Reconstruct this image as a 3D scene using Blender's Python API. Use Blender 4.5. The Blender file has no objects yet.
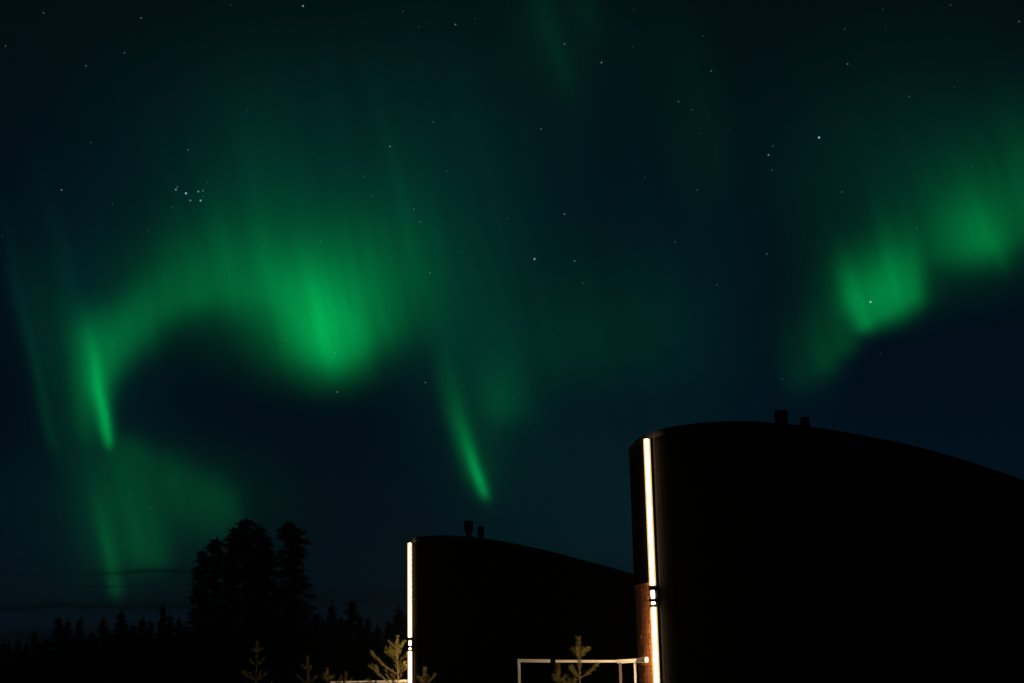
import bpy, math, random
import numpy as np
from mathutils import Vector

# ------------------------------------------------------------------ camera
F_PX, Y_OFF, ROLL = 1500.0, 375.0, 0.0195
TH = math.atan(Y_OFF / F_PX)
CAM = np.array([0, 0, 1.6])
R0 = np.array([1.0, 0, 0]); U0 = np.array([0, -math.sin(TH), math.cos(TH)]); FW = np.array([0, math.cos(TH), math.sin(TH)])
RV = math.cos(ROLL) * R0 - math.sin(ROLL) * U0
UV = math.sin(ROLL) * R0 + math.cos(ROLL) * U0
scene = bpy.context.scene
col = scene.collection
cd = bpy.data.cameras.new("camera"); cam = bpy.data.objects.new("camera", cd); col.objects.link(cam)
cd.sensor_width = 36.0; cd.lens = 36.0 * F_PX / 1024.0; cd.clip_start = 0.05; cd.clip_end = 6000
from mathutils import Matrix
cam.matrix_world = Matrix(((RV[0], UV[0], -FW[0], CAM[0]), (RV[1], UV[1], -FW[1], CAM[1]), (RV[2], UV[2], -FW[2], CAM[2]), (0, 0, 0, 1)))
scene.camera = cam
scene.view_settings.view_transform = 'Standard'; scene.view_settings.look = 'None'
scene.view_settings.exposure = 0; scene.view_settings.gamma = 1
scene.render.engine = 'CYCLES'
scene.cycles.use_denoising = True
scene.cycles.max_bounces = 5

def ray(x, y): return RV * (x - 512) / F_PX + UV * (341.5 - y) / F_PX + FW
def at_depth(x, y, Y):
    d = ray(x, y); return CAM + d * (Y / d[1])
def at_z(x, y, z):
    d = ray(x, y); return CAM + d * ((z - 1.6) / d[2])
def azel(x, y):
    d = ray(x, y); d = d / np.linalg.norm(d)
    return np.array([math.degrees(math.atan2(d[0], d[1])), math.degrees(math.asin(d[2]))])

# ------------------------------------------------------------------ night sky with aurora (world, azimuth / elevation)
world = bpy.data.worlds.new("World"); scene.world = world; world.use_nodes = True
wt = world.node_tree; wn = wt.nodes; wl = wt.links
for n in list(wn): wn.remove(n)
def setin(s, v):
    if isinstance(v, bpy.types.NodeSocket): wl.new(v, s)
    elif v is not None: s.default_value = v
def m(op, a=None, b=None, c=None, clamp=False):
    n = wn.new('ShaderNodeMath'); n.operation = op; n.use_clamp = clamp
    for i, v in enumerate((a, b, c)): setin(n.inputs[i], v)
    return n.outputs[0]
def vm(op, a, b=None, val=False):
    n = wn.new('ShaderNodeVectorMath'); n.operation = op
    setin(n.inputs[0], a); setin(n.inputs[1], b)
    return n.outputs['Value'] if val else n.outputs[0]
tc = wn.new('ShaderNodeTexCoord')
DIR = vm('NORMALIZE', tc.outputs['Generated'])
sx = wn.new('ShaderNodeSeparateXYZ'); wl.new(DIR, sx.inputs[0])
AZ = m('MULTIPLY', m('ARCTAN2', sx.outputs[0], sx.outputs[1]), 180 / math.pi)
EL = m('MULTIPLY', m('ARCSINE', sx.outputs[2]), 180 / math.pi)
# slow wobble of the curtains, fixed to the sky
cw = wn.new('ShaderNodeCombineXYZ'); wl.new(AZ, cw.inputs[0]); wl.new(EL, cw.inputs[1])
wob = wn.new('ShaderNodeTexNoise'); wob.noise_dimensions = '2D'; wob.inputs['Scale'].default_value = 0.22; wob.inputs['Detail'].default_value = 2.0
wl.new(cw.outputs[0], wob.inputs['Vector'])
sc_ = wn.new('ShaderNodeSeparateColor'); wl.new(wob.outputs['Color'], sc_.inputs[0])
AZw = m('MULTIPLY_ADD', m('SUBTRACT', sc_.outputs[0], 0.5), 0.55, AZ)
ELw = m('MULTIPLY_ADD', m('SUBTRACT', sc_.outputs[1], 0.5), 0.55, EL)
cp = wn.new('ShaderNodeCombineXYZ'); wl.new(AZw, cp.inputs[0]); wl.new(ELw, cp.inputs[1]); cp.inputs[2].default_value = 1.0
P = cp.outputs[0]

def frame(cx, cy, lean):
    """affine map from azimuth/elevation to (across, up) around one point of the sky"""
    q0 = azel(cx, cy)
    up = np.array([lean, -1.0]); up /= np.linalg.norm(up)
    ac = np.array([-up[1], up[0]])
    h = 4.0
    J = np.stack([(azel(cx + h, cy) - azel(cx - h, cy)) / (2 * h), (azel(cx, cy + h) - azel(cx, cy - h)) / (2 * h)], 1)
    Ji = np.linalg.inv(J)
    return q0, ac @ Ji, up @ Ji
def blob(acc, cx, cy, w, up, dn, amp, lean=-0.23):
    q0, a, u = frame(cx, cy, lean)
    v = lambda r, k: (r[0] * k, r[1] * k, -(r @ q0) * k)
    s = vm('DOT_PRODUCT', P, v(a, 1 / w), True)
    t = m('MAXIMUM', vm('DOT_PRODUCT', P, v(u, 1 / up), True), vm('DOT_PRODUCT', P, v(u, -1 / dn), True))
    e = m('POWER', math.exp(-1), m('MULTIPLY_ADD', s, s, m('MULTIPLY', t, t)))
    return m('MULTIPLY_ADD', e, amp, acc)

GREEN = [  # x, y, half-width, fade upwards, fade downwards, strength, lean
    (334, 350, 30, 64, 24, .235, -.34), (106, 332, 20, 28, 40, .034, .1), (312, 315, 50, 62, 44, .092, -.34), (352, 325, 52, 85, 36, .080, -.2),
    (285, 288, 52, 62, 42, .046, -.3), (300, 345, 26, 60, 24, .045, -.3), (375, 318, 30, 70, 26, .035, -.1),
    (250, 290, 44, 72, 24, .048, -.23), (218, 288, 32, 62, 20, .040, -.15), (190, 294, 28, 56, 20, .038, -.1), (165, 308, 24, 46, 20, .042, 0),
    (142, 326, 20, 42, 22, .052, .1), (124, 346, 16, 40, 26, .056, .15), (110, 366, 12, 42, 30, .052, .1), (150, 300, 50, 60, 40, .012, 0),
    (268, 190, 34, 80, 60, .013, -.3), (390, 270, 55, 80, 55, .024, -.23), (410, 250, 12, 90, 60, .006, -.23),
    (111, 440, 4.2, 45, 8, .13, -.26), (106, 424, 6.0, 50, 18, .15, -.24), (97, 390, 10.5, 44, 34, .16, -.2), (92, 352, 17, 34, 40, .085, -.1),
    (86, 415, 7, 90, 30, .032, -.2), (76, 400, 8, 90, 40, .014, -.2), (51, 430, 6, 130, 22, .012, -.24), (44, 330, 9, 80, 60, .006, -.2), (75, 430, 22, 120, 70, .012, -.2),
    (128, 452, 24, 16, 70, .026, .35), (160, 470, 30, 18, 60, .016, .35), (190, 486, 28, 20, 40, .016, .35), (214, 502, 24, 26, 40, .022, .1),
    (234, 512, 9, 30, 26, .010, -.35), (128, 548, 32, 60, 24, .026, -.12), (106, 545, 8, 50, 24, .016, -.2), (113, 572, 7, 60, 12, .028, -.2),
    (116, 587, 7, 9, 11, .030, -.2), (152, 562, 18, 60, 12, .018, -.2), (138, 540, 5, 50, 20, .008, -.2), (172, 500, 7, 40, 30, .007, -.25), (185, 500, 110, 60, 60, .005, 0),
    (485, 491, 4.2, 34, 8, .10, -.36), (480, 478, 6.5, 40, 16, .11, -.33), (471, 456, 9, 46, 26, .07, -.28), (459, 420, 12, 70, 44, .038, -.2), (488, 470, 16, 70, 24, .014, -.2),
    (432, 295, 12, 110, 45, .014, -.22), (437, 300, 40, 90, 60, .008, -.2), (506, 405, 20, 42, 18, .026, -.1), (490, 380, 45, 90, 60, .012, -.1),
    (560, 58, 14, 120, 36, .006, -.3), (548, 30, 34, 80, 50, .006, -.2), (590, 10, 12, 60, 30, .005, -.3),
    (864, 324, 11, 46, 11, .15, -.25), (880, 316, 14, 46, 12, .15, -.22), (898, 306, 13, 56, 13, .14, -.18), (916, 296, 11, 56, 14, .10, -.15),
    (850, 298, 10, 34, 20, .060, -.22), (880, 290, 38, 42, 24, .080, -.15), (846, 346, 13, 50, 12, .034, -.22), (826, 360, 14, 50, 14, .028, -.2), (806, 372, 22, 55, 20, .016, -.15),
    (940, 250, 24, 45, 18, .030, -.12), (968, 238, 24, 42, 22, .060, -.12), (988, 240, 22, 40, 20, .085, -.15), (1002, 262, 7, 45, 11, .022, -.22), (1022, 226, 20, 50, 20, .035, -.1),
    (1010, 195, 60, 65, 50, .026, -.1), (950, 222, 34, 55, 34, .018, -.1), (925, 255, 110, 130, 45, .016, -.1), (1065, 170, 60, 70, 60, .026, 0),
    (340, 285, 160, 125, 55, .014, -.15), (560, 345, 60, 60, 40, .010, 0), (640, 330, 70, 80, 50, .006, 0), (700, 140, 30, 110, 60, .0045, -.2),
]
TEAL = [(300, 170, 190, 120, 130, .012, -.1), (480, 320, 90, 220, 120, .010, -.1), (680, 330, 90, 160, 90, .006, -.1), (90, 330, 60, 90, 120, .009, -.2),
        (28, 320, 9, 90, 90, .007, -.24), (70, 280, 9, 80, 60, .005, -.24), (900, 160, 160, 110, 90, .006, 0), (590, 500, 150, 110, 90, .0065, 0), (110, 500, 110, 60, 80, .006, -.1), (600, 60, 80, 80, 120, .003, 0)]
accG = 0.0
for b in GREEN: accG = blob(accG, *b)
accT = 0.0
for b in TEAL: accT = blob(accT, *b)
# fine rays along the curtain: noise stretched along the field lines
_, a_, u_ = frame(500, 300, -0.23)
rs = vm('DOT_PRODUCT', P, (a_[0], a_[1], 0), True); ru = vm('DOT_PRODUCT', P, (u_[0], u_[1], 0), True)
rc = wn.new('ShaderNodeCombineXYZ'); wl.new(m('MULTIPLY', rs, 1 / 19), rc.inputs[0]); wl.new(m('MULTIPLY', ru, 1 / 230), rc.inputs[1])
rn = wn.new('ShaderNodeTexNoise'); rn.noise_dimensions = '2D'; rn.inputs['Scale'].default_value = 1.0; rn.inputs['Detail'].default_value = 4.0; wl.new(rc.outputs[0], rn.inputs['Vector'])
RAY = m('MULTIPLY_ADD', rn.outputs[0], 0.52, 0.73)
# thin cloud streaks low over the trees
qc = azel(135, 573)
def band(px, py, wx, wy, amp, acc):
    q = azel(px, py)
    s = m('MULTIPLY', m('SUBTRACT', AZ, q[0]), 1 / wx); t = m('MULTIPLY', m('SUBTRACT', ELw, q[1]), 1 / wy)
    return m('MULTIPLY_ADD', m('POWER', math.exp(-1), m('MULTIPLY_ADD', s, s, m('MULTIPLY', t, t))), amp, acc)
cl = band(150, 572, 2.0, .09, .55, 0.0)
cl = band(112, 585, .7, .05, .35, cl)
cl = band(40, 606, 8, .12, .4, cl)
cl = band(260, 600, 6, .3, .25, cl)
cl = band(20, 636, 5, .30, .45, cl)
CL = m('SUBTRACT', 1.0, cl, clamp=True)
G = m('MULTIPLY', m('MULTIPLY', accG, RAY), CL)
T = m('MULTIPLY', m('MULTIPLY', accT, RAY), CL)
# base night sky
ramp = wn.new('ShaderNodeValToRGB'); wl.new(m('MULTIPLY', EL, 1 / 40), ramp.inputs[0])
cr = ramp.color_ramp
stops = [(0.0, (.0022, .0026, .0045)), (.07, (.0021, .0046, .0075)), (.14, (.0012, .0048, .0085)), (.28, (.0004, .0034, .0078)), (.42, (.0004, .0032, .0080)), (.62, (.0006, .0042, .0062)), (1.0, (.0005, .0035, .006))]
while len(cr.elements) < len(stops): cr.elements.new(0.5)
for e, (p, c) in zip(cr.elements, stops): e.position = p; e.color = (*c, 1)
azr = wn.new('ShaderNodeMapRange'); azr.interpolation_type = 'SMOOTHSTEP'
for i, v in ((1, -2.0), (2, 16.0), (3, 0.0), (4, 1.0)): azr.inputs[i].default_value = v
wl.new(AZ, azr.inputs[0])
elr = wn.new('ShaderNodeMapRange'); elr.interpolation_type = 'SMOOTHSTEP'
for i, v in ((1, 17.0), (2, 9.0), (3, 0.0), (4, 1.0)): elr.inputs[i].default_value = v
wl.new(EL, elr.inputs[0])
blue = m('MULTIPLY', azr.outputs[0], elr.outputs[0])
def vscale(vec, f):
    n = wn.new('ShaderNodeVectorMath'); n.operation = 'SCALE'; setin(n.inputs[0], vec); setin(n.inputs['Scale'], f); return n.outputs[0]
def vadd(a, b): return vm('ADD', a, b)
SKY = ramp.outputs[0]
SKY = vadd(vscale(SKY, CL), vscale((.0, .0015, .0042), blue))
SKY = vadd(SKY, vscale((.0, 1.0, .185), G))
SKY = vadd(SKY, vscale((.0, 1.0, .85), T))
# stars
WHITE = [(43.5,13,.12),(5.5,46,.10),(141,18,.16),(124.5,53,.11),(91,142.5,.06),(188,150,.13),(247,110,.03),(231,5,.03),
 (403,11,.06),(455.5,24.5,.20),(419,27,.04),(475,19,.03),(444,80,.03),(433,122,.09),(390,146.5,.25),(315,154,.03),(447,171,.06),
 (564.5,44,.18),(601.5,62.5,.25),(711,71,.14),(678.5,101.5,.13),(692.5,110,.07),(699.5,133,.03),(634,10,.03),(703,36,.05),(633,47,.03),
 (845,29,.06),(950.5,5,.07),(1019,21.5,.14),(909,96.5,.09),(954.5,87,.03),(773,146,.10),(772,170,.08),(972,167,.03),
 (61.5,190,.22),(112.5,204.5,.05),(172.5,207,.05),(149,230.5,.04),(2,235.5,.05),(207.5,182,.05),(164,277,.04),(162,313,.04),(237.5,182,.03),
 (364.5,177,.05),(371,196,.05),(414,209,.10),(420,222,.09),(430,273,.14),(461.5,252,.04),(321,241,.05),(286,339,.06),
 (564.5,214,.22),(583,283,.07),(697,190,.07),(675,242,.08),(767,254,.12),(717,285,.08),(645,177,.04),(521,312,.03),
 (842,192,.10),(917,227.5,.06),(870.5,302,.75),(337.5,392,.22),(425.5,382.5,.13),(335,353,.12),(547,412,.03),(782,379,.05),(150,508,.04)]
BLUE = [(303,6,.50),(86,66,.14),(768.5,155,.35),(847.5,64,.18),(819,137.5,.85),(534.5,259,.70),(574.5,261,.22),(541,129,.16),
 (175.9,189.6,.42),(186,193.3,.85),(190.4,200.5,.30),(198.3,191.5,.42),(203,190.8,.20),(200.6,200.6,.60),(177.3,187,.15),(203,196.6,.04)]
def stars(lst):
    acc = 0.0
    for x, y, s in lst:
        d = ray(x, y); d = d / np.linalg.norm(d)
        r = (0.95 + 0.35 * s) / F_PX
        k = m('MULTIPLY_ADD', vm('DISTANCE', DIR, tuple(d), True), -1 / r, 1.0, clamp=True)
        acc = m('MULTIPLY_ADD', k, s * 1.3, acc)
    return acc
SKY = vadd(SKY, vscale((.50, .82, .86), stars(WHITE)))
SKY = vadd(SKY, vscale((.35, .75, 1.0), stars(BLUE)))
vo = wn.new('ShaderNodeTexVoronoi'); vo.inputs['Scale'].default_value = 62.0; wl.new(DIR, vo.inputs['Vector'])
vs = wn.new('ShaderNodeSeparateColor'); wl.new(vo.outputs['Color'], vs.inputs[0])
fa = m('MULTIPLY_ADD', vo.outputs['Distance'], -1 / (62 * .00062), 1.0, clamp=True)
fa = m('MULTIPLY', fa, m('MULTIPLY', m('POWER', vs.outputs[0], 3.0), .10))
SKY = vadd(SKY, vscale((.6, .8, 1.0), fa))
bg = wn.new('ShaderNodeBackground'); wl.new(SKY, bg.inputs[0]); bg.inputs[1].default_value = 1.0
wo = wn.new('ShaderNodeOutputWorld'); wl.new(bg.outputs[0], wo.inputs[0])
world.cycles.sampling_method = 'MANUAL'; world.cycles.sample_map_resolution = 256

# ------------------------------------------------------------------ materials
MATS = {}
def mat(name, color, rough=0.6, metal=0.0, noise=None, bump=0.0, scale=8.0, translucent=0.0, stretch=(1, 1, 1), spec=0.3):
    mt = bpy.data.materials.new(name); mt.use_nodes = True; nt = mt.node_tree; b = nt.nodes['Principled BSDF']
    b.inputs['Base Color'].default_value = (*color, 1); b.inputs['Roughness'].default_value = rough; b.inputs['Specular IOR Level'].default_value = spec; b.inputs['Metallic'].default_value = metal
    tcn = nt.nodes.new('ShaderNodeTexCoord'); mp = nt.nodes.new('ShaderNodeMapping'); mp.inputs['Scale'].default_value = stretch
    nt.links.new(tcn.outputs['Object'], mp.inputs[0])
    nz = nt.nodes.new('ShaderNodeTexNoise'); nz.inputs['Scale'].default_value = scale; nz.inputs['Detail'].default_value = 5
    nt.links.new(mp.outputs[0], nz.inputs['Vector'])
    c2 = noise if noise else tuple(c * 0.7 for c in color)
    mx = nt.nodes.new('ShaderNodeMix'); mx.data_type = 'RGBA'
    mx.inputs[6].default_value = (*c2, 1); mx.inputs[7].default_value = (*color, 1)
    nt.links.new(nz.outputs[0], mx.inputs[0]); nt.links.new(mx.outputs[2], b.inputs['Base Color'])
    if bump:
        bp = nt.nodes.new('ShaderNodeBump'); bp.inputs['Strength'].default_value = bump; bp.inputs['Distance'].default_value = 0.01
        nt.links.new(nz.outputs[0], bp.inputs['Height']); nt.links.new(bp.outputs[0], b.inputs['Normal'])
    if translucent:
        tr = nt.nodes.new('ShaderNodeBsdfTranslucent'); nt.links.new(mx.outputs[2], tr.inputs[0])
        ms = nt.nodes.new('ShaderNodeMixShader'); ms.inputs[0].default_value = translucent
        nt.links.new(b.outputs[0], ms.inputs[1]); nt.links.new(tr.outputs[0], ms.inputs[2])
        nt.links.new(ms.outputs[0], nt.nodes['Material Output'].inputs[0])
    MATS[name] = mt; return mt
def glow(name, color, strength):
    mt = bpy.data.materials.new(name); mt.use_nodes = True; nt = mt.node_tree
    for n in list(nt.nodes): nt.nodes.remove(n)
    e = nt.nodes.new('ShaderNodeEmission'); e.inputs[0].default_value = (*color, 1); e.inputs[1].default_value = strength
    o = nt.nodes.new('ShaderNodeOutputMaterial'); nt.links.new(e.outputs[0], o.inputs[0])
    MATS[name] = mt; return mt
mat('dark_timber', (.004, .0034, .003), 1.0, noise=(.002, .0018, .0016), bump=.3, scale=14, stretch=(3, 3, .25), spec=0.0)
mat('dark_metal', (.006, .006, .006), .8, 0, spec=.05)
mat('roof_felt', (.02, .02, .021), .9, bump=.5, scale=30)
mat('warm_wood', (.40, .14, .045), .8, noise=(.26, .085, .028), bump=.3, scale=10, stretch=(3, 3, .5))
mat('rail_paint', (.86, .83, .76), .35, noise=(.74, .70, .62), scale=5)
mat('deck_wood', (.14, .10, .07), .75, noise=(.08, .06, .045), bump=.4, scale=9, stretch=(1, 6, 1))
mat('ground_soil', (.045, .042, .034), .95, noise=(.02, .024, .014), bump=1, scale=1.3)
mat('bark', (.11, .07, .045), .9, noise=(.05, .035, .025), bump=.8, scale=12)
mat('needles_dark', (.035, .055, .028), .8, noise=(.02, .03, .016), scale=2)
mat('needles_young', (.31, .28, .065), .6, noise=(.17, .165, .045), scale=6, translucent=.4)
mat('twig', (.20, .12, .06), .8, noise=(.11, .07, .035), scale=20)
glow('led_core', (1.0, .72, .42), 250.0)
def shell_mat():
    mt = glow('led_glare_shell', (1.0, .60, .20), 1.5); nt = mt.node_tree; e = nt.nodes['Emission']; o = nt.nodes['Material Output']  # warm see-through glow standing in for the glare fringe around the tube
    t = nt.nodes.new('ShaderNodeBsdfTransparent'); x = nt.nodes.new('ShaderNodeMixShader'); x.inputs[0].default_value = .55
    nt.links.new(t.outputs[0], x.inputs[1]); nt.links.new(e.outputs[0], x.inputs[2]); nt.links.new(x.outputs[0], o.inputs[0])
shell_mat()
glow('lamp_glow', (1.0, .78, .5), 6.0)

# ------------------------------------------------------------------ mesh helpers
class MB:
    def __init__(s): s.v = []; s.f = []
    def box(s, c, h, ax=(1, 0, 0), ay=(0, 1, 0), az=(0, 0, 1)):
        ax, ay, az, c = map(np.array, (ax, ay, az, c)); n = len(s.v)
        for k in (-1, 1):
            for j in (-1, 1):
                for i in (-1, 1): s.v.append(tuple(c + ax * h[0] * i + ay * h[1] * j + az * h[2] * k))
        for q in ((0, 2, 3, 1), (4, 5, 7, 6), (0, 1, 5, 4), (2, 6, 7, 3), (0, 4, 6, 2), (1, 3, 7, 5)): s.f.append(tuple(n + i for i in q))
    def tube(s, pts, rad, seg=8, cap=True):
        n0 = len(s.v); pts = [np.array(p, float) for p in pts]
        for i, p in enumerate(pts):
            d = pts[min(i + 1, len(pts) - 1)] - pts[max(i - 1, 0)]; d = d / (np.linalg.norm(d) + 1e-9)
            a = np.cross(d, (0, 0, 1.0) if abs(d[2]) < .9 else (1.0, 0, 0)); a /= np.linalg.norm(a); b = np.cross(d, a)
            for k in range(seg):
                t = 2 * math.pi * k / seg; s.v.append(tuple(p + rad[i] * (a * math.cos(t) + b * math.sin(t))))
        for i in range(len(pts) - 1):
            for k in range(seg):
                k2 = (k + 1) % seg; s.f.append((n0 + i * seg + k, n0 + i * seg + k2, n0 + (i + 1) * seg + k2, n0 + (i + 1) * seg + k))
        if cap:
            s.f.append(tuple(n0 + k for k in range(seg))[::-1]); s.f.append(tuple(n0 + (len(pts) - 1) * seg + k for k in range(seg)))
    def build(s, name, mt, parent=None, bevel=0.0, smooth=False):
        me = bpy.data.meshes.new(name); me.from_pydata(s.v, [], s.f); me.update()
        me.materials.append(MATS[mt]); o = bpy.data.objects.new(name, me); col.objects.link(o)
        if parent is not None: o.parent = parent
        if bevel:
            b = o.modifiers.new('bevel', 'BEVEL'); b.width = bevel; b.segments = 2
        if smooth:
            me.polygons.foreach_set('use_smooth', [True] * len(me.polygons))
        return o
def empty(name, loc):
    o = bpy.data.objects.new(name, None); o.location = loc; col.objects.link(o); return o
def tag(o, label=None, cat=None, group=None, kind=None):
    if label: o['label'] = label
    if cat: o['category'] = cat
    if group: o['group'] = group
    if kind: o['kind'] = kind
    return o

# ------------------------------------------------------------------ ground
g = MB(); N = 60
xs = np.sign(np.linspace(-1, 1, N)) * np.abs(np.linspace(-1, 1, N)) ** 2.5 * 600
gr = random.Random(3)
for j in range(N):
    for i in range(N):
        x, y = xs[i], xs[j] + 15
        g.v.append((x, y, 0.0 + 0.12 * math.sin(x * .11 + 1) * math.sin(y * .13) * min(1, max(0, (math.hypot(x, y - 25) - 25) / 20))))
for j in range(N - 1):
    for i in range(N - 1): g.f.append((j * N + i, j * N + i + 1, (j + 1) * N + i + 1, (j + 1) * N + i))
tag(g.build('ground', 'ground_soil', smooth=True), kind='structure')

# ------------------------------------------------------------------ cabins: oval plan, vertical dark boards, flat top
H = 5.5
def closed_spline(pts, step):
    pts = [np.array(p, float) for p in pts]; n = len(pts); out = []
    for i in range(n):
        p0, p1, p2, p3 = pts[i - 1], pts[i], pts[(i + 1) % n], pts[(i + 2) % n]
        for k in range(24):
            t = k / 24; out.append(.5 * (2 * p1 + (p2 - p0) * t + (2 * p0 - 5 * p1 + 4 * p2 - p3) * t * t + (3 * p1 - p0 - 3 * p2 + p3) * t ** 3))
    out = np.array(out); seg = np.linalg.norm(np.roll(out, -1, 0) - out, axis=1); L = seg.sum(); cum = np.concatenate([[0], np.cumsum(seg)])
    k = int(L / step); res = []
    ext = np.vstack([out, out[:1]])
    for i in range(k):
        d = L * i / k; j = np.searchsorted(cum, d, 'right') - 1; t = (d - cum[j]) / seg[j]; res.append(ext[j] * (1 - t) + ext[j + 1] * t)
    return np.array(res)
def normals(p):
    t = np.roll(p, -1, 0) - np.roll(p, 1, 0); t /= np.linalg.norm(t, axis=1)[:, None]
    n = np.stack([t[:, 1], -t[:, 0]], 1)   # outward for counter-clockwise plans
    return n
def near(p, q): return int(np.argmin(((p - np.array(q)) ** 2).sum(1)))

def cabin(plan, strip_xy, strip_out, chim, label, shift, panel, sw):
    plan = closed_spline(plan, 0.0625)
    area = 0.5 * np.sum(plan[:, 0] * np.roll(plan[:, 1], -1) - np.roll(plan[:, 0], -1) * plan[:, 1])
    if area < 0: plan = plan[::-1].copy()
    nrm = normals(plan); n = len(plan)
    cx, cy = plan.mean(0)
    root = empty('cabin', (cx, cy, 0)); tag(root, label, 'cabin', 'oval dark timber cabins')
    def L(x, y, z): return (x - cx, y - cy, z)
    # wall of upright boards with open joints
    w = MB(); ring = []
    for i in range(n):
        a, b = plan[i], plan[(i + 1) % n]; na = nrm[i]; nb = nrm[(i + 1) % n]
        jog = 0.0012 * ((i * 7) % 5 - 2) / 2
        for (p, nn, o) in ((a * .95 + b * .05, na, 0 + jog), (a * .06 + b * .94, nb, 0 + jog), (a * .05 + b * .95, nb, -.006), (a * -.0 + b * 1.0, nb, -.006)):
            ring.append(p + nn * o)
    m_ = len(ring)
    for z in (0.0, H - .06):
        for p in ring: w.v.append(L(p[0], p[1], z))
    for i in range(m_): w.f.append((i, (i + 1) % m_, m_ + (i + 1) % m_, m_ + i))
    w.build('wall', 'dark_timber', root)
    # rim flashing round the top
    c = MB(); prof = ((.004, H - .09), (.010, H - .09), (.010, H), (-.22, H), (-.22, H - .3))
    for (o, z) in prof:
        for i in range(n): p = plan[i] + nrm[i] * o; c.v.append(L(p[0], p[1], z))
    for k in range(len(prof) - 1):
        for i in range(n): c.f.append((k * n + i, k * n + (i + 1) % n, (k + 1) * n + (i + 1) % n, (k + 1) * n + i))
    c.build('roof_rim', 'dark_metal', root, smooth=False)
    r = MB()
    for i in range(n): p = plan[i] - nrm[i] * .2; r.v.append(L(p[0], p[1], H - .26))
    r.v.append((0, 0, H - .2))
    for i in range(n): r.f.append((i, (i + 1) % n, n))
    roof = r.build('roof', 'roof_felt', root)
    for (x, y, top, rad) in chim:
        ch = MB(); z0 = H - .3
        ch.tube([L(x, y, z0), L(x, y, top - .27), L(x, y, top - .22), L(x, y, top - .21), L(x, y, top - .01), L(x, y, top)],
                [rad * .62, rad * .62, rad * .95, rad, rad, rad * .9], 20)
        ch.tube([L(x, y, z0 + .02), L(x, y, z0 + .07)], [rad * 1.3, rad * 1.0], 20)
        cho = ch.build('chimney', 'dark_metal', roof)
    # light strips
    i = near(plan, strip_xy); s0 = np.array(strip_xy); nn = nrm[i]; tt = np.array([-nn[1], nn[0]])
    pos = plan[i] + nn * shift[0] + (tt if tt[1] < 0 else -tt) * shift[1]
    n3 = (nn[0], nn[1], 0); t3 = (tt[0], tt[1], 0)
    def strip(z0, z1):
        a = MB(); q = pos + nn * .016; a.box(L(q[0], q[1], (z0 + z1) / 2), (.022, .014, (z1 - z0) / 2 + .012), t3, n3)
        ho = a.build('light_strip', 'dark_metal', root)
        q = pos + nn * (.028 + strip_out)
        d = MB(); d.tube([L(q[0], q[1], z0), L(q[0], q[1], z1)], [strip_out, strip_out], 24)
        dd = d.build('glare_shell', 'led_glare_shell', ho, smooth=False)  # added shell, imitates glare at the edges of the bright tube
        d = MB(); d.tube([L(q[0], q[1], z0 + .01), L(q[0], q[1], z1 - .01)], [sw, sw], 16)
        d.build('tube', 'led_core', ho)
        for z in (z0 - .008, z1 + .008):
            pass
        return ho
    zt, zl0, zl1 = H - .10, 3.06, 3.31
    strip(zl1 + .02, 5.40); strip(1.36, zl0 - .025)
    # wall lamp in the gap between the strips: black body, upper and lower opening
    lb = MB(); q = pos + nn * .075
    qx, qy = q
    for (za, zb) in ((zl1 - .045, zl1 + .015), (zl0 + .048, zl0 + .088), (zl0 - .020, zl0 + .006)):
        lb.tube([L(qx, qy, za), L(qx, qy, zb)], [.058, .058], 20)
    q2 = pos + nn * .012; lb.box(L(q2[0], q2[1], (zl0 + zl1) / 2), (.04, .012, .12), t3, n3)
    lamp = lb.build('wall_lamp', 'dark_metal', root)
    for (za, zb) in ((zl0 + .088, zl1 - .045), (zl0 + .006, zl0 + .048)):
        gl = MB(); gl.tube([L(qx, qy, za), L(qx, qy, (za + zb) / 2), L(qx, qy, zb)], [.024, .028, .024], 16); gl.build('lamp_glass', 'lamp_glow', lamp, smooth=True)
    if panel:
        # shingled warm wood cladding beside the strips, below the lamp level
        ztop, d0, d1 = panel; bk = -1 if tt[1] < 0 else 1
        def along(d):      # point on the wall line, d metres behind the strip
            k = i; p = plan[i]; left = d
            stp = 1 if (plan[(i + 1) % n] - plan[i])[1] > 0 else -1
            while True:
                q = plan[(k + stp) % n]; l_ = np.linalg.norm(q - p)
                if l_ >= left: return p + (q - p) * left / l_
                left -= l_; p = q; k = (k + stp) % n
        pm = MB(); cols = 6; rows = int((ztop - 1.34) / .075); wdt = (d1 - d0) / cols
        for ci in range(cols):
            da = d0 + wdt * ci + .002; db = d0 + wdt * (ci + 1) - .002; a = along(da) + nn * .09 * da; b = along(db) + nn * .09 * db; d = b - a; ln = np.linalg.norm(d); d /= ln; pn = np.array([-d[1], d[0]])
            if pn @ nn < 0: pn = -pn
            c0 = (a + b) / 2 + pn * .022
            for rj in range(rows):
                cc = c0 + pn * .004 * ((rj * 3 + ci * 5) % 4) / 4
                pm.box(L(cc[0], cc[1], ztop - rj * .075 - .036), (ln / 2, .010, .0350), (d[0], d[1], 0), (pn[0], pn[1], 0))
            c0 = (a + b) / 2 + pn * .026; pm.box(L(c0[0], c0[1], ztop + .012), (ln / 2 + .002, .022, .011), (d[0], d[1], 0), (pn[0], pn[1], 0))
        pm.build('cladding_panel', 'warm_wood', root)
    return root, pos, nn
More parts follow.
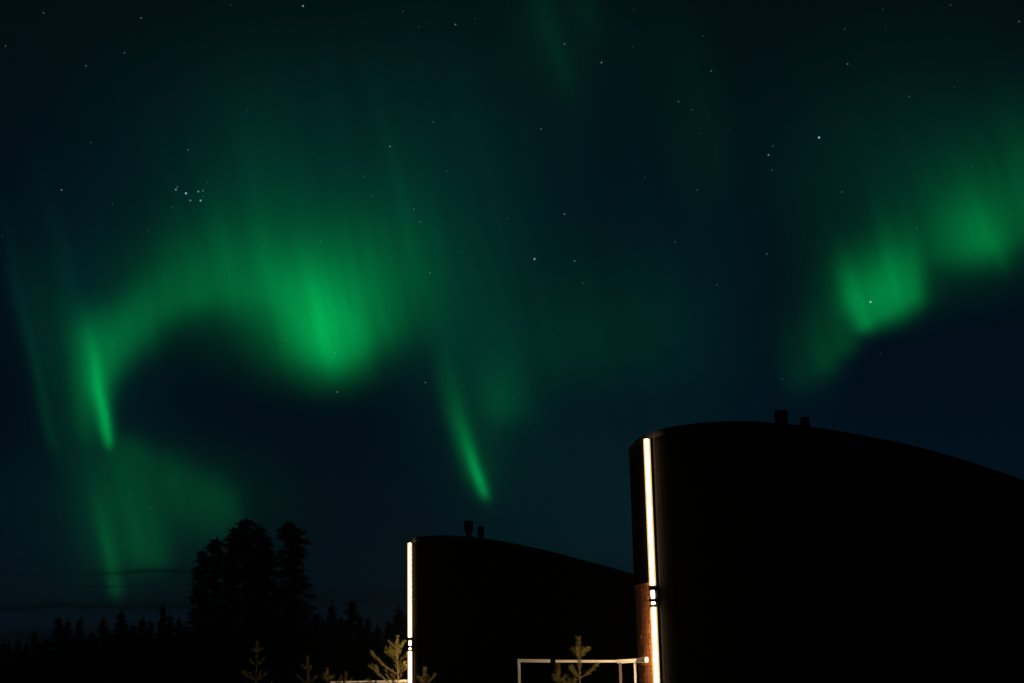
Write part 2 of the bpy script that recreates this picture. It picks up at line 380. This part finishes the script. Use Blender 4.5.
planR = [(1.77, 22.73), (1.77, 22.12), (1.83, 21.55), (2.01, 21.01), (2.26, 20.69), (2.58, 20.47), (2.94, 20.39), (3.35, 20.45), (3.8, 20.67), (4.37, 21.05), (5.06, 21.65),
         (5.83, 22.4), (6.49, 23.12), (7.2, 24.0), (8.02, 25.1), (9.08, 26.6), (10.6, 29.4), (11.6, 32.6), (11.0, 35.4), (8.4, 36.0), (5.6, 33.5), (3.2, 28.8), (2.15, 25.0)]
planL = [(-2.42, 34.64), (-2.33, 33.72), (-2.12, 33.25), (-1.67, 33.06), (-1.24, 33.26), (-.91, 33.6), (-.36, 34.39), (.58, 36.25), (2.24, 40.4), (3.45, 43.7),
         (4.5, 47.0), (4.7, 50.2), (3.0, 51.6), (.6, 49.6), (-1.2, 44.6), (-2.1, 39.0)]
cR, posR, nR = cabin(planR, (1.90, 21.27), .046, [(*at_depth(781, 416, 21.3)[:2], at_depth(781, 410.8, 21.3)[2], .096), (*at_depth(804.5, 416, 21.5)[:2], at_depth(804, 417.6, 21.5)[2], .068)],
    'large near black timber cabin filling the right side, tall light strip', (0, .145), (3.37, .0, .60), .017)
cL, posL, nL = cabin(planL, (-2.39, 33.73), .050, [(*at_depth(468.7, 530, 34.3)[:2], at_depth(468.7, 521.2, 34.3)[2], .103), (*at_depth(480.8, 530, 34.6)[:2], at_depth(480.8, 526.6, 34.6)[2], .074)],
    'smaller farther black timber cabin standing left of the large one, light strip on its edge', (0, .14), None, .015)

# ------------------------------------------------------------------ decks with railings
def deck(poly, rails, posts, label, zr, ctr, hh):
    root = empty('deck', (ctr[0], ctr[1], 0)); tag(root, label, 'terrace', 'raised decks beside the cabins')
    Lc = lambda p, z: (p[0] - ctr[0], p[1] - ctr[1], z)
    # boards
    pl = MB(); xs_ = [p[0] for p in poly]; ys_ = [p[1] for p in poly]
    y = min(ys_)
    while y < max(ys_) - .05:
        pl.box(Lc(((min(xs_) + max(xs_)) / 2, y + .06), 1.28), ((max(xs_) - min(xs_)) / 2, .056, .016)); y += .12
    pl.build('deck_boards', 'deck_wood', root)
    for (x, yy) in ((min(xs_) + .1, min(ys_) + .1), (max(xs_) - .1, min(ys_) + .1), (min(xs_) + .1, max(ys_) - .1), (max(xs_) - .1, max(ys_) - .1)):
        lg = MB(); lg.box(Lc((x, yy), .63), (.06, .06, .63)); lg.build('leg', 'deck_wood', root)
    rl = MB(); rl.box(Lc(((min(xs_) + max(xs_)) / 2, min(ys_) - .0), 1.17), ((max(xs_) - min(xs_)) / 2 - .01, .03, .09)); rl.build('beam', 'deck_wood', root)
    r = MB()
    for (a, b, h_) in rails:
        a = np.array(a); b = np.array(b); d = b - a; ln = np.linalg.norm(d[:2]); d3 = d / np.linalg.norm(d); s_ = np.array([-d3[1], d3[0], 0])
        s_ /= np.linalg.norm(s_); u_3 = np.cross(d3, s_); c = (a + b) / 2
        r.box(Lc(c, c[2] - h_ / 2), (np.linalg.norm(d) / 2, .022, h_ / 2), d3, s_, u_3)
    rail = r.build('railing', 'rail_paint', root, bevel=.004)
    for (p, zt) in posts:
        q = MB(); q.box(Lc(p, (zt + 1.30) / 2), (.02, .02, (zt - 1.30) / 2)); q.build('railing_post', 'deck_wood' if p is PB else 'rail_paint', root, bevel=.003)  # post PB takes the darker wood colour to stand in for shade on it
    return root
zA = 2.345
A = at_depth(517.5, 659, 22.1); A2 = at_depth(550, 659.5, 22.05)
B1 = at_depth(555.5, 660, 22.04); B = at_depth(617, 660.0, 21.95); Mm = np.array([1.70, 21.83, at_depth(634, 658.6, 21.83)[2]]); Cc = np.array([1.785, 21.32, at_depth(647, 657.2, 21.32)[2]])
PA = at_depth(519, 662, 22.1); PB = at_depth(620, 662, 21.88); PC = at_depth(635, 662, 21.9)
deck([(A[0] - .05, 22.05), (1.6, 22.05), (1.6, 24.3)], [(A, A2, .046), (B1, B, .036), (B + np.array([.004, -.004, .004]), Mm, .055), (Mm + np.array([.004, -.004, .004]), Cc, .066)],
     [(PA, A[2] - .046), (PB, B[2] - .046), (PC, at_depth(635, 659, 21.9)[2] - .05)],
     'raised deck with thin pale railing frame left of the large cabin', zA, (.8, 23.0), 0)
D0 = at_depth(330, 681.3, 34.6); D1 = at_depth(343, 681, 34.6); D2 = at_depth(345, 681, 34.6); D3 = at_depth(375, 680.5, 34.6); D4 = at_depth(377, 680.4, 34.6); D5 = at_depth(409, 679.6, 34.2)
deck([(D0[0], 34.55), (-2.55, 34.55), (-2.55, 37.0)], [(D0, D1, .05), (D2, D3, .04), (D4, D5, .06)],
     [((D0[0] + .03, D0[1]), D0[2] - .05), ((D2[0] - .03, D2[1]), D2[2] - .04), ((D4[0] - .02, D4[1]), D4[2] - .05)],
     'raised deck with pale railing left of the farther cabin, only its rail visible', zA, (-3.3, 35.8), 0)

# ------------------------------------------------------------------ trees
def conifer(seed, h, kind, hw, crown0=.12, dens=1.0, leaf=.16, tuft=None):
    """returns (trunk MB, crown MB): tapered trunk with limbs; needle sprays along every limb"""
    rg = random.Random(seed); T_ = MB(); K = MB()
    lean = rg.uniform(-.02, .02) * h
    def tp(t): return np.array([lean * t * t + .01 * h * math.sin(5 * t + seed), lean * .5 * t, h * t])
    ts = [i / 10 for i in range(11)]; T_.tube([tp(t) for t in ts], [max(.012 * h ** .5, .019 * h * (1 - t) ** .9 + .01) for t in ts], 7)
    nb = int(h * (7 if kind == 'spruce' else 8) * dens)
    for i in range(nb):
        t = crown0 + (1 - crown0) * (i + rg.random()) / nb
        u = (t - crown0) / (1 - crown0)
        if kind == 'spruce':
            ln = hw * (1 - u) ** .9 * rg.uniform(.7, 1.1) + .1; rise = -.25 + .5 * u
        elif kind == 'ragged':
            ln = hw * (.24 + .76 * (1 - u) ** 1.25) * min(1, (1 - u) * 11 + .5) * rg.uniform(.4, 1.05); rise = -.1 + .4 * u
            if math.sin(u * 40) > .3: ln *= .72
        elif kind == 'old':
            ln = hw * (.42 + .58 * (1 - u) ** .95) * min(1, (1 - u) * 11 + .5) * rg.uniform(.5, 1.0); rise = -.08 + .45 * u
            if rg.random() < .10: ln *= 1.4
        else:
            prof = (math.sin(min(1, (u + .02) * 1.0) * math.pi) ** .55) if u > .5 else (.55 + .45 * u / .5)
            ln = hw * prof * rg.uniform(.35, 1.2) + .2; rise = .05 + .55 * u
            if rg.random() < .15: ln *= 1.25
        az = rg.uniform(0, 2 * math.pi); dv = np.array([math.cos(az), math.sin(az), 0.0])
        b = tp(t); pts = [b + dv * ln * k / 4 + np.array([0, 0, ln * rise * (k / 4) + (.10 * ln * (k / 4) ** 2 if kind == 'spruce' else 0.12 * ln * math.sin(k))]) for k in range(5)]
        if ln > .5: T_.tube(pts, [.02 * ln + .006, .015 * ln + .005, .011 * ln + .004, .008 * ln, .004], 4, cap=False)
        nl = int((10 if kind == 'spruce' else 15) * dens * (ln / leaf) ** .85) + 6
        for k in range(nl):
            s = rg.random() ** .7 * 4 if kind == 'spruce' else min(4, (1 - rg.random() ** 1.7) * 4.2 + .4)
            j = min(3, int(s)); p = pts[j] * (1 - (s - j)) + pts[j + 1] * (s - j)
            sp = (leaf * .9 if kind == 'spruce' else leaf * 1.5) * (1 + .12 * ln)
            p = p + np.array([rg.gauss(0, sp * .5), rg.gauss(0, sp * .5), rg.gauss(0, sp * .2) - (leaf * .4 if kind == 'spruce' else -leaf * .2)])
            a1 = rg.uniform(0, 6.28); e = rg.uniform(-.6, .9)
            d1 = np.array([math.cos(a1) * math.cos(e), math.sin(a1) * math.cos(e), math.sin(e)]) * leaf * rg.uniform(.6, 1.3)
            d2 = np.array([-math.sin(a1), math.cos(a1), rg.uniform(-.7, .7)]) * leaf * rg.uniform(.16, .34)
            n0 = len(K.v); K.v += [tuple(p - d2), tuple(p + d2), tuple(p + d1)]; K.f.append((n0, n0 + 1, n0 + 2))
    for k in range(14):  # leader
        p = tp(1.0) + np.array([0, 0, rg.uniform(-1.0, .6) * leaf * 2]); a1 = rg.uniform(0, 6.28)
        d1 = np.array([math.cos(a1) * .4, math.sin(a1) * .4, 1.0]) * leaf * 1.2; d2 = np.array([-math.sin(a1), math.cos(a1), 0]) * leaf * .25
        n0 = len(K.v); K.v += [tuple(p - d2), tuple(p + d2), tuple(p + d1)]; K.f.append((n0, n0 + 1, n0 + 2))
    return T_, K
def plant_tree(name, T_, K, loc, mk='needles_dark', mt_='bark'):
    r = empty(name, loc); T_.build('trunk', mt_, r, smooth=True); K.build('crown', mk, r); return r
def copy_tree(src, loc, s, rz):
    c = src.copy(); col.objects.link(c); c.location = loc; c.scale = (s[0], s[0], s[1]); c.rotation_euler = (0, 0, rz)
    for ch in src.children:
        d = ch.copy(); col.objects.link(d); d.parent = c
    return c
# the tall clump behind the saplings
TALL = [  # px, py of the top, depth, kind, half-width px, crown start, label
    (202, 554, 92, 'old', 15, .05, 'shortest dark tree at the left edge of the tall clump'),
    (216, 542, 94, 'old', 20, .05, 'dark tree just left of the tallest one in the tall clump'),
    (245, 522, 90, 'old', 24, .18, 'tallest broad dark pine in the middle of the tall clump'),
    (269, 540, 93, 'old', 17, .25, 'slender dark tree in the gap between the two tallest pines'),
    (294, 525, 88, 'ragged', 52, .24, 'tall dark pine at the right edge of the clump with ragged side branches'),
    (232, 560, 95, 'spruce', 16, .05, 'low dark tree filling the clump below and left of its tallest pine'),
    (256, 529, 96, 'old', 15, .05, 'dark tree merged behind the right shoulder of the tallest pine'),
    (233, 531, 96, 'old', 15, .05, 'dark tree merged behind the left shoulder of the tallest pine'),
]
for k, (px, py, Y, kind, hwp, c0, lab) in enumerate(TALL):
    top = at_depth(px, py, Y); h = top[2]
    T_, K = conifer(40 + k, h, kind, hwp * Y / F_PX, c0, dens=2.3, leaf=.17)
    t = plant_tree('pine_tree' if kind != 'spruce' else 'spruce_tree', T_, K, (top[0], Y, 0)); tag(t, lab, 'tree', 'tall trees of the clump')
# distant treeline
protos = []
for k in range(5):
    T_, K = conifer(70 + k, 12.0, 'spruce', 2.4 + .25 * k, .03, dens=2.3, leaf=.22); protos.append((T_, K))
LINE = [(8, 644), (17, 641), (34, 632), (47, 640), (60, 618), (68, 622), (79, 619), (91, 636), (104, 621), (112, 634), (123, 613), (134, 626), (142, 619), (152, 622), (163, 606), (171, 616), (178, 620), (187, 626),
        (226, 612), (262, 615), (305, 616), (316, 613), (324, 620), (332, 606), (341, 618), (351.5, 602), (360, 617), (368, 619), (377, 626), (387, 622), (398, 609), (407, 616)]
rg = random.Random(11)
extra = [(x + rg.uniform(-4, 4), (648 if x < 60 else 634) + rg.uniform(-5, 9)) for x in range(-60, 420, 9)]
first = {}
lined = 0
for i, (px, py) in enumerate(LINE + extra):
    Y = (165 if i < len(LINE) else 150) + rg.uniform(-8, 8)
    top = at_depth(px, py, Y); k = rg.randrange(5); sz = (top[2]) / 12.0; loc = (top[0], Y, 0); s = (sz ** .5 * rg.uniform(.8, 1.45), sz)
    if k not in first:
        o = plant_tree('spruce_tree', protos[k][0], protos[k][1], loc); o.scale = (s[0], s[0], s[1]); first[k] = o
    else: o = copy_tree(first[k], loc, s, rg.uniform(0, 6.28))
    tag(o, 'dark spruce in the low distant treeline along the bottom left', 'tree', 'spruces of the distant treeline')

# ------------------------------------------------------------------ young pines lit by the strips
def sapling(seed, top_px, top_py, Y, whorls, label, spread=1.0, side=None):
    rg = random.Random(seed); top = at_depth(top_px, top_py, Y); h = top[2]
    S = MB(); K = MB(); root = empty('pine_sapling', (top[0], Y, 0)); tag(root, label, 'young pine', 'young pines in front of the cabins')
    wig = [rg.uniform(-.012, .012) for _ in range(12)]
    def tp(z): t = z / h; return np.array([.03 * math.sin(4 * t + seed) * (1 - t), .02 * math.cos(3 * t) * (1 - t), z])
    zs = np.linspace(0, h, 12); S.tube([tp(z) for z in zs], [.006 + .024 * (1 - z / h) for z in zs], 7)
    def needles(pts, dens, ln):
        for a, b in zip(pts[:-1], pts[1:]):
            d = b - a; L_ = np.linalg.norm(d); d = d / L_
            for _ in range(int(L_ * dens)):
                p = a + (b - a) * rg.random(); v = np.array([rg.gauss(0, 1) for _ in range(3)]); v -= d * (v @ d); v /= np.linalg.norm(v) + 1e-9
                dirn = (v * .85 + d * .6); dirn /= np.linalg.norm(dirn); n_ = ln * rg.uniform(.7, 1.2)
                w = np.cross(dirn, [rg.gauss(0, 1) for _ in range(3)]); w /= np.linalg.norm(w) + 1e-9; w *= .0028
                n0 = len(K.v); K.v += [tuple(p - w), tuple(p + w), tuple(p + dirn * n_)]; K.f.append((n0, n0 + 1, n0 + 2))
    needles([tp(h - .42), tp(h - .2), tp(h)], 900, .07); needles([tp(h - 1.0), tp(h - .42)], 160, .05)
    z = h; age = 0
    for w_ in range(whorls):
        z -= rg.uniform(.24, .32) * (1 + .06 * w_); age += 1
        if z < .3: break
        nbr = rg.randint(3, 5); a0 = rg.uniform(0, 6.28)
        for b_ in range(nbr):
            az = a0 + b_ * 6.283 / nbr + rg.uniform(-.35, .35); ln = (.10 + .135 * age) * rg.uniform(.65, 1.15) * spread; ln = min(ln, .85 * spread)
            dv = np.array([math.cos(az), math.sin(az), 0]); b0 = tp(z); el = rg.uniform(.45, .8)
            pts = [b0 + dv * ln * k / 4 + np.array([0, 0, ln * (el * (k / 4) * .5 + .45 * (k / 4) ** 2)]) for k in range(5)]
            S.tube(pts, [.009, .008, .006, .005, .003], 5, cap=False)
            needles(pts[1:], 620, .062)
            if ln > .28:
                for k in (2, 3):
                    for sg in (-1, 1):
                        if rg.random() < .2: continue
                        sd = np.array([math.cos(az + sg * .9), math.sin(az + sg * .9), .55]); q = [pts[k], pts[k] + sd * ln * .2, pts[k] + sd * ln * .38 + np.array([0, 0, .03])]
                        S.tube(q, [.005, .004, .0025], 4, cap=False); needles(q, 700, .06)
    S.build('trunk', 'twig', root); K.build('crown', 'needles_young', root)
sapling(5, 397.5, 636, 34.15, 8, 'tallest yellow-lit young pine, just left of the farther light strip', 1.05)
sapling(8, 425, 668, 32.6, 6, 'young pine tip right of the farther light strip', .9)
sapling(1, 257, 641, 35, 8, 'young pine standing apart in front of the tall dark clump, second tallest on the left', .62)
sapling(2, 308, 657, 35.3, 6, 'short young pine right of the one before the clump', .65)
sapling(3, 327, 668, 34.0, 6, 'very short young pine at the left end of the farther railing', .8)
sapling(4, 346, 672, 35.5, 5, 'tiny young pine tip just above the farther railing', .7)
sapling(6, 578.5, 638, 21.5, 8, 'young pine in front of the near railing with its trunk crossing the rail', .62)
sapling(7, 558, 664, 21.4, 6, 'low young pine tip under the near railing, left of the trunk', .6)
# ------------------------------------------------------------------ thin night haze
hz = MB(); hz.box((0, 15, 11.5), (640, 640, 13.5))
hm = bpy.data.materials.new('haze'); hm.use_nodes = True; hn = hm.node_tree
for n_ in list(hn.nodes): hn.nodes.remove(n_)
pv = hn.nodes.new('ShaderNodeVolumePrincipled'); pv.inputs['Density'].default_value = .0002; pv.inputs['Color'].default_value = (.9, .92, .95, 1); pv.inputs['Anisotropy'].default_value = .5
ho_ = hn.nodes.new('ShaderNodeOutputMaterial'); hn.links.new(pv.outputs[0], ho_.inputs['Volume']); MATS['haze'] = hm
tag(hz.build('haze', 'haze'), kind='stuff')
print('faces', sum(len(me.polygons) for me in bpy.data.meshes))
